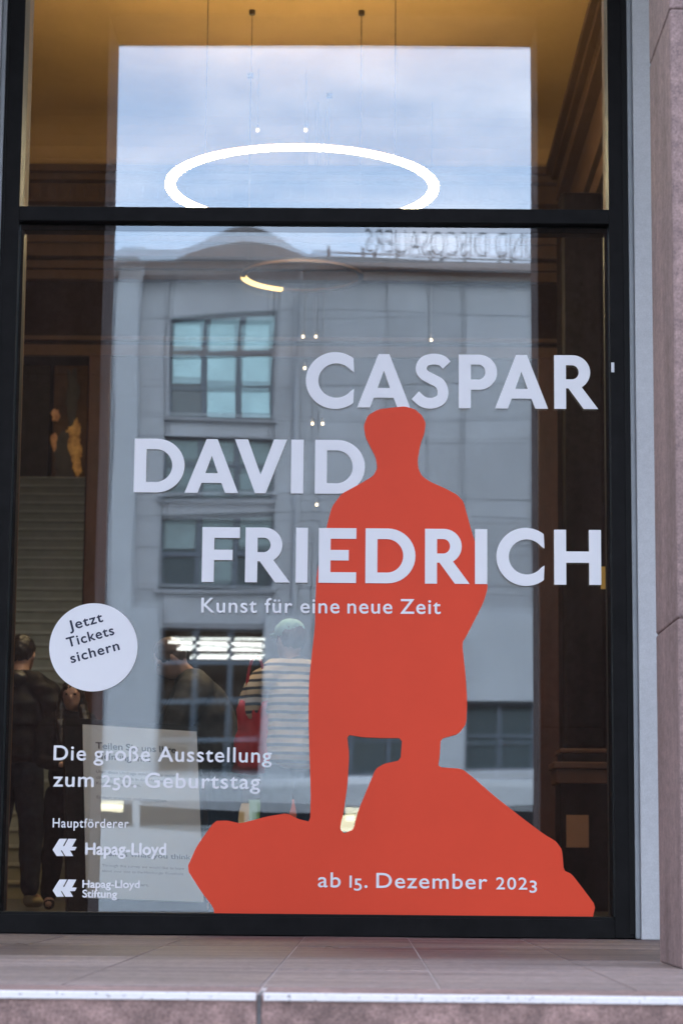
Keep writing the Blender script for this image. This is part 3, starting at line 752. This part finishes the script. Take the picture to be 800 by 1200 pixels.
    hem = up((0, 0, top_len)); hem2 = up((0, 0, top_len+.12))
    cl = [[(tuple(hem), (.175*k*T, .14*k*T)), (tuple(hem2), (.17*k*T, .135*k*T)), (t_('bel'), (.165*k*T, .13*k*T)), (t_('che'), (.18*k*T, .135*k*T)), (t_('neb'), (.095*k, .085*k))]]
    for n in 'lr':
        wq = J['wr'+n]+(J['el'+n]-J['wr'+n])*.08
        cl.append([(tuple(J['che']*.45+J['sh'+n]*.55+Vector((0, 0, -.03))*k), .095*k*T), (t_('sh'+n), .088*k*T), (t_('el'+n), .060*k*T), (tuple(wq), .042*k)])
    yo = up((0, .01, 1.455))
    cl.append([(t_('shl'), .075*k*T), (tuple(yo), (.10*k, .085*k)), (t_('shr'), .075*k*T)])
    cl.append([(tuple(yo), .085*k), (tuple(J['neb']*.5+J['nec']*.5), .068*k)])
    fuse([skin([c_]) for c_ in cl], 'jacket', top, root, .014, 3, .015, 8, .010)
    tr = [[(tuple(J['pel']+Vector((0, 0, .16))*k), (.150*k, .112*k)), (t_('pel'), (.165*k, .125*k))]]
    for n in 'lr': tr.append([(tuple(J['hip'+n]+Vector((0, 0, .05))*k), .10*k), (tuple(J['hip'+n]-Vector((0, 0, .06))*k), .108*k), (t_('kn'+n), .078*k), (tuple(J['an'+n]+Vector((0, .01, -.01))), .062*k)])
    tr.append([(t_('hipl'), .108*k), (tuple(Vector((0, 0, .905))*k), .11*k), (t_('hipr'), .108*k)])
    fuse([skin([c_]) for c_ in tr], 'trousers', trousers, root, .014, 2, .012, 9, .007)
    for n in 'lr':
        a_ = J['an'+n]
        fuse([skin([[(tuple(a_+Vector((0, .05, -.035))*k), .046*k), (tuple(a_+Vector((0, -.02, -.03))*k), .048*k), (tuple(J['toe'+n]+Vector((0, 0, .005))), .042*k)]])], 'shoe', shoes or trousers, root, .012, 1)
    if hair_m:
        hp = [ball(hc+(Rh @ Vector((0, .018, .025)))*k, (.084*k, .10*k, .105*k), Rh)]
        if hair_style == 'long':
            for s in (-1, 1):
                a0 = hc+(Rh @ Vector((s*.065, .01, .05)))*k; a1 = hc+(Rh @ Vector((s*.085, -.0, -.10)))*k
                a2 = up((s*.10, -.10, 1.42)); a3 = up((s*.095, -.14, 1.24))
                hp.append(skin([[(tuple(a0), .03*k), (tuple(a1), .04*k), (tuple(a2), .045*k), (tuple(a3), .025*k)]]))
            hp.append(skin([[(tuple(hc+(Rh @ Vector((0, .06, .02)))*k), .06*k), (tuple(up((0, .09, 1.42))), .085*k), (tuple(up((0, .13, 1.2))), .05*k)]]))
        if hood: hp.append(skin([[(tuple(up((-.1, .08, 1.47))), .05*k), (tuple(up((0, .12, 1.46))), .07*k), (tuple(up((.1, .08, 1.47))), .05*k)]]))
        fuse(hp, 'hair', hair_m, root, .009, 1, .007, 42)
    if cap_m:
        fuse([ball(hc+(Rh @ Vector((0, .005, .055)))*k, (.088*k, .105*k, .082*k), Rh), ball(hc+(Rh @ Vector((0, -.10, .055)))*k, (.07*k, .07*k, .010*k), Rh)], 'cap', cap_m, root, .008, 1, .006, 14)
    return root, J, up
jeans = mat('dark_jeans', (.016, .022, .032), .9, spec=.08, noise=(9, .4), bump=(9, .8)); blackcloth = mat('black_cloth', (.010, .010, .011), .9, spec=.08, noise=(20, .3))
puffy = wave_mat('quilted_black', (.003, .003, .0035), (.006, .006, .0065), 2.6, 'Z', .05, .5, .5, 0, .6)
stripes = wave_mat('striped_knit', (.07, .075, .09), (.78, .63, .45), 6.6, 'Z', .22, .42, .9, 1.6)
greycloth = mat('grey_softshell', (.055, .052, .052), .7, spec=.2, noise=(6, .4), bump=(7, 1.0))
darkhair = mat('dark_hair', (.008, .006, .005), .45, noise=(30, .3), stretch=(4, 4, .6)); brownhair = mat('brown_hair', (.07, .03, .018), .5, noise=(30, .3), stretch=(4, 4, .6))
teal = mat('pale_teal_knit', (.30, .50, .46), .9, noise=(30, .15)); redbag = mat('red_fabric', (.55, .025, .035), .8, noise=(10, .2), bump=(20, .3))
whiteshoe = mat('pale_shoe', (.45, .36, .22), .6); beige = mat('beige_cloth', (.42, .29, .18), .8, noise=(12, .15))
# man in a quilted jacket at the left edge, seen from behind
p = P(13, 1064, 16.0)
person('person in a quilted black jacket and jeans at the left edge, seen from behind', (p.x, 5.8, 0), math.radians(165), 1.86, lean=math.radians(4), top=puffy, top_len=.90, trousers=jeans, shoes=whiteshoe, hair_m=darkhair, thick=1.18, hood=True, arms={'l': ((-.30, -.02, 1.15), (-.22, -.22, 1.05)), 'r': ((.30, -.02, 1.15), (.22, -.22, 1.05))})
# woman with long dark hair behind the sticker
p = P(79, 1050, 15.4)
wo, J, up_ = person('woman with long dark hair, dark coat and beige scarf behind the round sticker', (p.x, 5.2, 0), math.radians(14), 1.50, headturn=math.radians(-14), headtilt=math.radians(6), top=blackcloth, top_len=.7, trousers=blackcloth, hair_m=darkhair, hair_style='long', arms={'l': ((-.24, -.04, 1.13), (-.08, -.24, 1.10)), 'r': ((.24, -.04, 1.13), (.08, -.24, 1.06))})
fuse([skin([[tuple_ for tuple_ in [(tuple(up_((.02*s_, .10, 1.50))), .03), (tuple(up_((.09*s_, .02, 1.49))), .03), (tuple(up_((.07*s_, -.13, 1.38))), .026), (tuple(up_((.05*s_, -.165, 1.12))), .022)]] for s_ in (-1, 1)])], 'scarf', beige, wo, .010, 2)
# person bending forward in a dark grey jacket
p = P(262, 1050, 14.4)
person('person in a dark grey jacket bending forward behind the info board', (p.x, 4.25, 0), math.radians(-80), 1.78, lean=math.radians(27), headtilt=math.radians(12), top=greycloth, top_len=.86, trousers=blackcloth, hair_m=brownhair, thick=1.3, arms={'l': ((-.22, -.25, 1.22), (-.16, -.42, 1.02)), 'r': ((.22, -.25, 1.22), (.16, -.42, 1.02))})
# person in stripes and a pale teal cap, seen from behind
p = P(342, 1060, 13.7)
per, J, up_ = person('person in a striped pullover and pale teal knit cap, seen from behind', (p.x, 3.5, 0), math.radians(195), 1.74, lean=math.radians(7), headturn=math.radians(20), top=stripes, top_len=.84, trousers=jeans, hair_m=brownhair, cap_m=teal, thick=1.12, arms={'l': ((-.26, -.02, 1.17), (-.2, -.26, 1.2)), 'r': ((.28, -.02, 1.16), (.16, -.26, 1.16))})
# red bag hanging at the striped person's side
def sag(cx, cz, y, wd, ht, th, name, m, label, cat):
    bm = bmesh.new(); bmesh.ops.create_cube(bm, size=1); bmesh.ops.subdivide_edges(bm, edges=bm.edges, cuts=6, use_grid_fill=True)
    for v in bm.verts:
        t = v.co.z+.5; f = 1-.25*t; dim = 1-.25*(abs(v.co.x*2)**3)
        v.co = Vector((cx+v.co.x*wd*f+.012*math.sin(v.co.z*14), y+v.co.y*th*(1.15-.7*t)*dim+.012*math.sin(v.co.x*17+v.co.z*9), cz+v.co.z*ht-.02*math.cos(v.co.x*PI)))
    me = bpy.data.meshes.new(name); bmesh.ops.recalc_face_normals(bm, faces=bm.faces); bm.to_mesh(me); bm.free(); me.materials.append(m)
    for pl in me.polygons: pl.use_smooth = True
    root = thing(name, label, cat, (cx, y, cz-ht/2)); o = bpy.data.objects.new('bag_body', me); me.transform(Matrix.Translation(-root.location)); COL.objects.link(o); o.parent = root
    return root
q = P(296, 862, 13.65)
bag = sag(q.x, q.z, 13.65-D, .22, .42, .12, 'shoulder_bag', redbag, 'red cloth bag hanging beside the striped pullover', 'bag')
fuse([skin([[((.07*math.cos(PI*i/14)+.03*i/14, 0, .38+.30*math.sin(PI*i/14)), .011) for i in range(15)]])], 'strap', redbag, bag, .008, 1)

# low display table with books
q0, q1 = P(240, 962, 19.2), P(372, 962, 19.2)
tb = thing('display_table', 'low dark display table at the back of the foyer', 'table', ((q0.x+q1.x)/2, 9.0, 0))
wq = (q1.x-q0.x)/2
MB().box(-wq, wq, -.3, .3, .60, .64, .004).build('table_top', darkmarble, tb)
for sx in (-1, 1):
    for sy_ in (-1, 1): MB().box(sx*(wq-.05)-.025, sx*(wq-.05)+.025, sy_*.25-.025, sy_*.25+.025, 0, .60, .003).build('leg', darkmarble, tb)
bc = [(.45, .08, .05), (.1, .2, .4), (.55, .45, .3), (.12, .3, .15), (.6, .6, .58), (.35, .2, .08)]
cn = ['red', 'blue', 'tan', 'green', 'white', 'brown']
for i in range(9):
    hgt = .10+.05*random.random(); j = i % 6
    o = MB().box(-.055, .055, -.012, .012, 0, hgt+.07, .002).build('book', mat('book_'+cn[j], bc[j], .6)); o.location = (q0.x+.10+i*.105, 8.92+.01*i, .641); o.rotation_euler = (math.radians(-12), 0, 0)
    tag(o, f'{cn[j]} book standing upright on the low display table, {["first","second","third","fourth","fifth","sixth","seventh","eighth","ninth"][i]} from the left', 'book', 'books on the display table')

# ------------------------------------------------------------------ across the street (seen reflected in the glass)
FY = -31.8                                                    # facade plane; optical distance 42
OD = D-FY                                                      # along the mirrored ray
def Rf(px, py, d=None):
    """photograph pixel of a reflection -> world point at mirrored optical distance"""
    v = P(px, py, D+(-FY) if d is None else d); v.y = -v.y; return v
off = thing('office_building', 'pale stone office building across the street with a low gable', 'building', (0, FY, -1.24))
def relo(mb, name, m, parent=None):
    o = mb.build(name, m); o.data.transform(Matrix.Translation(-off.location)); o.parent = off if parent is None else parent
    return o
fac = mat('office_stone', (.335, .372, .415), .8, noise=(.5, .16), island=.08, stretch=(1, 1, .5))
fac_l = mat('office_stone_light', (.395, .445, .50), .8, noise=(.6, .06))
fac_d = mat('office_roof_metal', (.20, .20, .215), .5, noise=(1, .15))
wfr = mat('blue_grey_window_frame', (.085, .12, .16), .5)
wgl = mat('office_window_glass', (.07, .10, .115), .12, spec=.8)
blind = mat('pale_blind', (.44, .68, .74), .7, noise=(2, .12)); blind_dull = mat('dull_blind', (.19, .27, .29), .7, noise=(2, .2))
z_e = lambda py: Rf(380, py).z
def rx(px): return Rf(px, 600).x
openings = [(196, 318, 371, 490), (190, 318, 515, 582), (190, 320, 605, 690), (192, 313, 738, 903), (372, 500, 738, 903), (544, 700, 826, 904), (-160, -30, 371, 490), (-160, -30, 515, 690), (-160, -30, 738, 903), (720, 850, 371, 490), (720, 850, 515, 690), (-420, -280, 371, 490), (-420, -280, 515, 690), (1000, 1140, 371, 690)]
# stone panels laid around the openings: columns of panels between window edges
top = z_e(322)
g = MB(); bxs = [(rx(a), rx(b), z_e(d_), z_e(c_)) for a, b, c_, d_ in openings]
ex = sorted({-14.0, 14.0, rx(130), rx(365), rx(450), rx(540)} | {v for b in bxs for v in b[:2]})
ez = sorted({-1.24, top, z_e(450), z_e(780), z_e(640)} | {v for b in bxs for v in b[2:]})
def grid(vals, step):
    o_ = []
    for a, b in zip(vals[:-1], vals[1:]):
        n = max(1, round((b-a)/step)); o_ += [a+(b-a)*i/n for i in range(n)]
    return o_+[vals[-1]]
ex, ez = grid(ex, 1.6), grid(ez, 1.0)
for xa, xb in zip(ex[:-1], ex[1:]):
    for zq0, zq1 in zip(ez[:-1], ez[1:]):
        mxp, mz = (xa+xb)/2, (zq0+zq1)/2
        if any(b[0] < mxp < b[1] and b[2] < mz < b[3] for b in bxs): continue
        if xb-xa < .02 or zq1-zq0 < .02: g.box(xa, xb, FY-.4, FY, zq0, zq1); continue
        g.box(xa+.006, xb-.006, FY-.4, FY, zq0+.006, zq1-.006)
relo(g, 'wall', fac)
relo(MB().box(-14, 14, FY-9, FY-.45, -1.24, top), 'core', mat('dark_interior', (.03, .028, .026), .9))
# piers of lighter stone at ground floor and the left strip
for a, b, c_, d_ in ((312, 366, 722, 960), (132, 160, 300, 960), (160, 191, 715, 960), (501, 543, 720, 960)):
    relo(MB().box(rx(a), rx(b), FY, FY+.18, -1.24 if d_ > 950 else z_e(d_), z_e(c_), .01), 'pier', fac_l)
relo(MB().box(rx(540), rx(700), FY, FY+.10, z_e(824), z_e(715), .01), 'pier', fac_l)
def window(b, nx, nz, litmap, strips=False):
    xa, xb, z0, z1 = b
    fr = MB(); t = .038
    for i in range(nx+1):
        x = xa+(xb-xa)*i/nx; fr.box(x-t, x+t, FY-.16, FY-.08, z0, z1)
    for j in range(nz+1):
        z = z0+(z1-z0)*j/nz; fr.box(xa, xb, FY-.157, FY-.083, z-t, z+t)
    w_ = relo(fr, 'window', wfr)
    pn = MB(); pn.box(xa, xb, FY-.128, FY-.122, z0, z1)
    if not strips:
        relo(pn, 'pane', wgl, w_)
        bl = MB(); any_ = False
        for i in range(nx):
            for j in range(nz):
                if litmap and litmap[j][i]:
                    any_ = True; x = xa+(xb-xa)*i/nx; z = z1-(z1-z0)*(j+1)/nz
                    bl.box(x+t+.02, x+(xb-xa)/nx-t-.02, FY-.121, FY-.113, z+t+.02+.10*(1-litmap[j][i]), z+(z1-z0)/nz-t-.02)
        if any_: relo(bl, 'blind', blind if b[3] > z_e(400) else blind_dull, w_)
    else:
        pn.bm.free()
        ls = MB()
        for py_, a_, b_ in ((753, 200, 312), (761, 210, 312), (771, 226, 312)):
            ls.box(rx(a_), rx(b_), FY-.44, FY-.40, z_e(py_+1.6), z_e(py_-1.6))
        relo(ls, 'strip_light', mat('strip_light', (1, 1, 1), .5, emit=((1, .95, .85), 1.9)), w_)
for b, args in zip(bxs, [(3, 3, [[.6, 1, 1], [.5, 1, .9], [0, 1, .8]]), (3, 2, [[.3, .8, .9], [.2, 1, .9]]), (3, 2, [[.5, .9, .4], [0, .3, 0]]), (3, 4, None, True), (3, 4, None), (4, 2, None), (3, 3, [[1, 1, 1], [1, 1, 0], [0, 0, 0]]), (3, 3, None), (3, 4, None), (3, 3, None), (3, 3, [[1, 1, 0], [0, 0, 0], [0, 1, 0]]), (3, 3, None), (3, 3, None), (3, 5, None)]):
    window(b, *args)
for b in bxs[:3]+bxs[5:]:
    relo(MB().box(b[0]-.08, b[1]+.08, FY-.1, FY+.12, b[2]-.07, b[2], .01), 'sill', fac)
relo(MB().tube((rx(346), FY+.09, -1.2), (rx(346), FY+.09, top), .05), 'drainpipe', fac)
# cornice, attic, low gable, roof rail
g = MB(); g.box(-14.2, 14.2, FY-.5, FY+.35, top, z_e(314), .02); g.box(-14.1, 14.1, FY-.5, FY+.22, z_e(314), z_e(305), .02); relo(g, 'cornice', fac_d)
relo(MB().box(-14, 14, FY-9, FY-.6, top, z_e(297)), 'attic', fac_d)
gx = [rx(200), rx(235), rx(262), rx(280), rx(300), rx(325), rx(355)]; gz = [z_e(v_) for v_ in (303, 288, 280.5, 277, 280, 287, 303)]
g = MB(); a_ = [g.bm.verts.new((x, FY+.05, z)) for x, z in zip(gx, gz)]; b_ = [g.bm.verts.new((x, FY-8, z)) for x, z in zip(gx, gz)]
g.bm.faces.new(a_); g.bm.faces.new(b_[::-1])
for i in range(7): g.bm.faces.new((a_[i], a_[(i+1) % 7], b_[(i+1) % 7], b_[i]))
relo(g, 'gable', fac_d)
g = MB()
for px in range(380, 640, 42): g.tube((rx(px), FY-.3, z_e(300)), (rx(px), FY-.3, z_e(284)), .03, n=8)
g.tube((rx(360), FY-.3, z_e(292)), (rx(660), FY-.3, z_e(292)), .025, n=8)
relo(g, 'roof_rail', fac_d)
# rooftop letters
sg = thing('roof_lettering', 'thin dark capital letters standing on the roof edge across the street', 'sign', (rx(530), FY-.35, z_e(288)))
cu = bpy.data.curves.new('t', 'FONT'); cu.body = 'UND DISCOSAUERS'; cu.size = 1; cu.offset = -.012; cu.extrude = .5
o_ = bpy.data.objects.new('t', cu); COL.objects.link(o_)
me = bpy.data.meshes.new_from_object(o_.evaluated_get(bpy.context.evaluated_depsgraph_get())); bpy.data.objects.remove(o_)
xs = [v_.co.x for v_ in me.vertices]; wdt = max(xs)-min(xs); Lw = rx(645)-rx(436); hz = z_e(264)-z_e(287)
for v_ in me.vertices: v_.co = (Lw/2-(v_.co.x-min(xs))/wdt*Lw, v_.co.z*.06, v_.co.y/.69*hz)
me.materials.clear(); me.materials.append(mat('sign_metal', (.17, .20, .24), .4))
o_ = bpy.data.objects.new('letter_row', me); COL.objects.link(o_); o_.parent = sg
g = MB()
for px in (436, 520, 604): g.tube((rx(px)-sg.location.x, 0, z_e(300)-sg.location.z), (rx(px)-sg.location.x, 0, 0), .035, n=8)
g.build('post', MATS['sign_metal'], sg)
# city bus in the street
BY = -20.0; bd = D-BY
zbt, zw1, zw0 = Rf(400, 905, bd).z, Rf(400, 944, bd).z, Rf(400, 975, bd).z
bus = thing('city_bus', 'pale blue city bus standing in the street with some lit windows', 'bus', (-.6, BY-1.25, -1.36))
def relb(mb, name, m, par=None): o = mb.build(name, m); o.data.transform(Matrix.Translation(-bus.location)); o.parent = par or bus; return o
bpaint = mat('bus_paint', (.52, .58, .64), .35, noise=(1, .04)); bgl = mat('bus_glass', (.02, .025, .03), .1, spec=.8)
relb(MB().box(-6.6, 5.4, BY-2.5, BY, -1.02, zbt, .10), 'body', bpaint)
segs = [(-6.4, -4.5), (-4.4, -3.0), (-2.9, -1.5), (-1.4, .1), (.2, 1.4), (1.5, 3.2), (3.3, 5.1)]
for i, (a, b) in enumerate(segs):
    lit = i in (1, 2, 3) and False
    relb(MB().box(a, b, BY-.02, BY+.012, zw0, zw1, .004), 'window', bgl)
for a, b, py0, py1 in ((115, 144, 943, 953), (403, 421, 947, 966)):
    q0, q1 = Rf(a, py1, bd), Rf(b, py0, bd)
    relb(MB().box(q0.x, q1.x, BY+.013, BY+.02, q0.z, q1.z, .002), 'lit_window', mat('lit_bus_window', (1, .9, .6), .4, emit=((1, .86, .55), 1.0)))
for x in (-5, 3.6):
    for yq in (BY-.28, BY-2.25):
        wv_ = relb(MB().tube((x, yq, -.88), (x, yq+.3, -.88), .48, n=32), 'wheel', mat('tyre', (.012, .012, .012), .8))
        relb(MB().tube((x, yq+.28, -.88), (x, yq+.306, -.88), .26, n=24), 'rim', metal('bus_rim', (.5, .5, .5)), wv_)

# small litter on the terrace
def leaf(px, py, rz, sc, label):
    dd = EYE/math.tan(abs(math.asin((P(px, py, 1)-CAMPOS).normalized().z)))
    p = P(px, py, dd); bm = bmesh.new(); n = 7; top_, bot_ = [], []
    for i in range(n):
        t = i/(n-1); w_ = .5*math.sin(PI*t)**.8*(.55+.2*math.sin(9*t)); h = .10*math.sin(PI*t)+.05*math.sin(7*t)
        top_.append(bm.verts.new((t-.5, w_*.6, h+.16*w_))); bot_.append(bm.verts.new((t-.5, -w_*.6, h+.22*w_)))
    for i in range(n-1):
        bm.faces.new((top_[i], bot_[i], bot_[i+1], top_[i+1]))
    bmesh.ops.remove_doubles(bm, verts=bm.verts, dist=1e-4); bmesh.ops.solidify(bm, geom=bm.faces, thickness=.02)
    bmesh.ops.scale(bm, vec=(sc, sc, sc), verts=bm.verts)
    me = bpy.data.meshes.new('dry_leaf'); bm.to_mesh(me); bm.free(); me.materials.append(mat('dry_leaf', (.11, .07, .035), .8, noise=(20, .4)))
    o = bpy.data.objects.new('dry_leaf', me); COL.objects.link(o); o.location = (p.x, p.y, .004); o.rotation_euler = (0, 0, rz)
    tag(o, label, 'leaf')
leaf(389, 1113, .3, .055, 'curled dry leaf on the terrace below the middle of the window')
leaf(25, 1110, .1, .045, 'small dry leaf on the terrace at the far left')
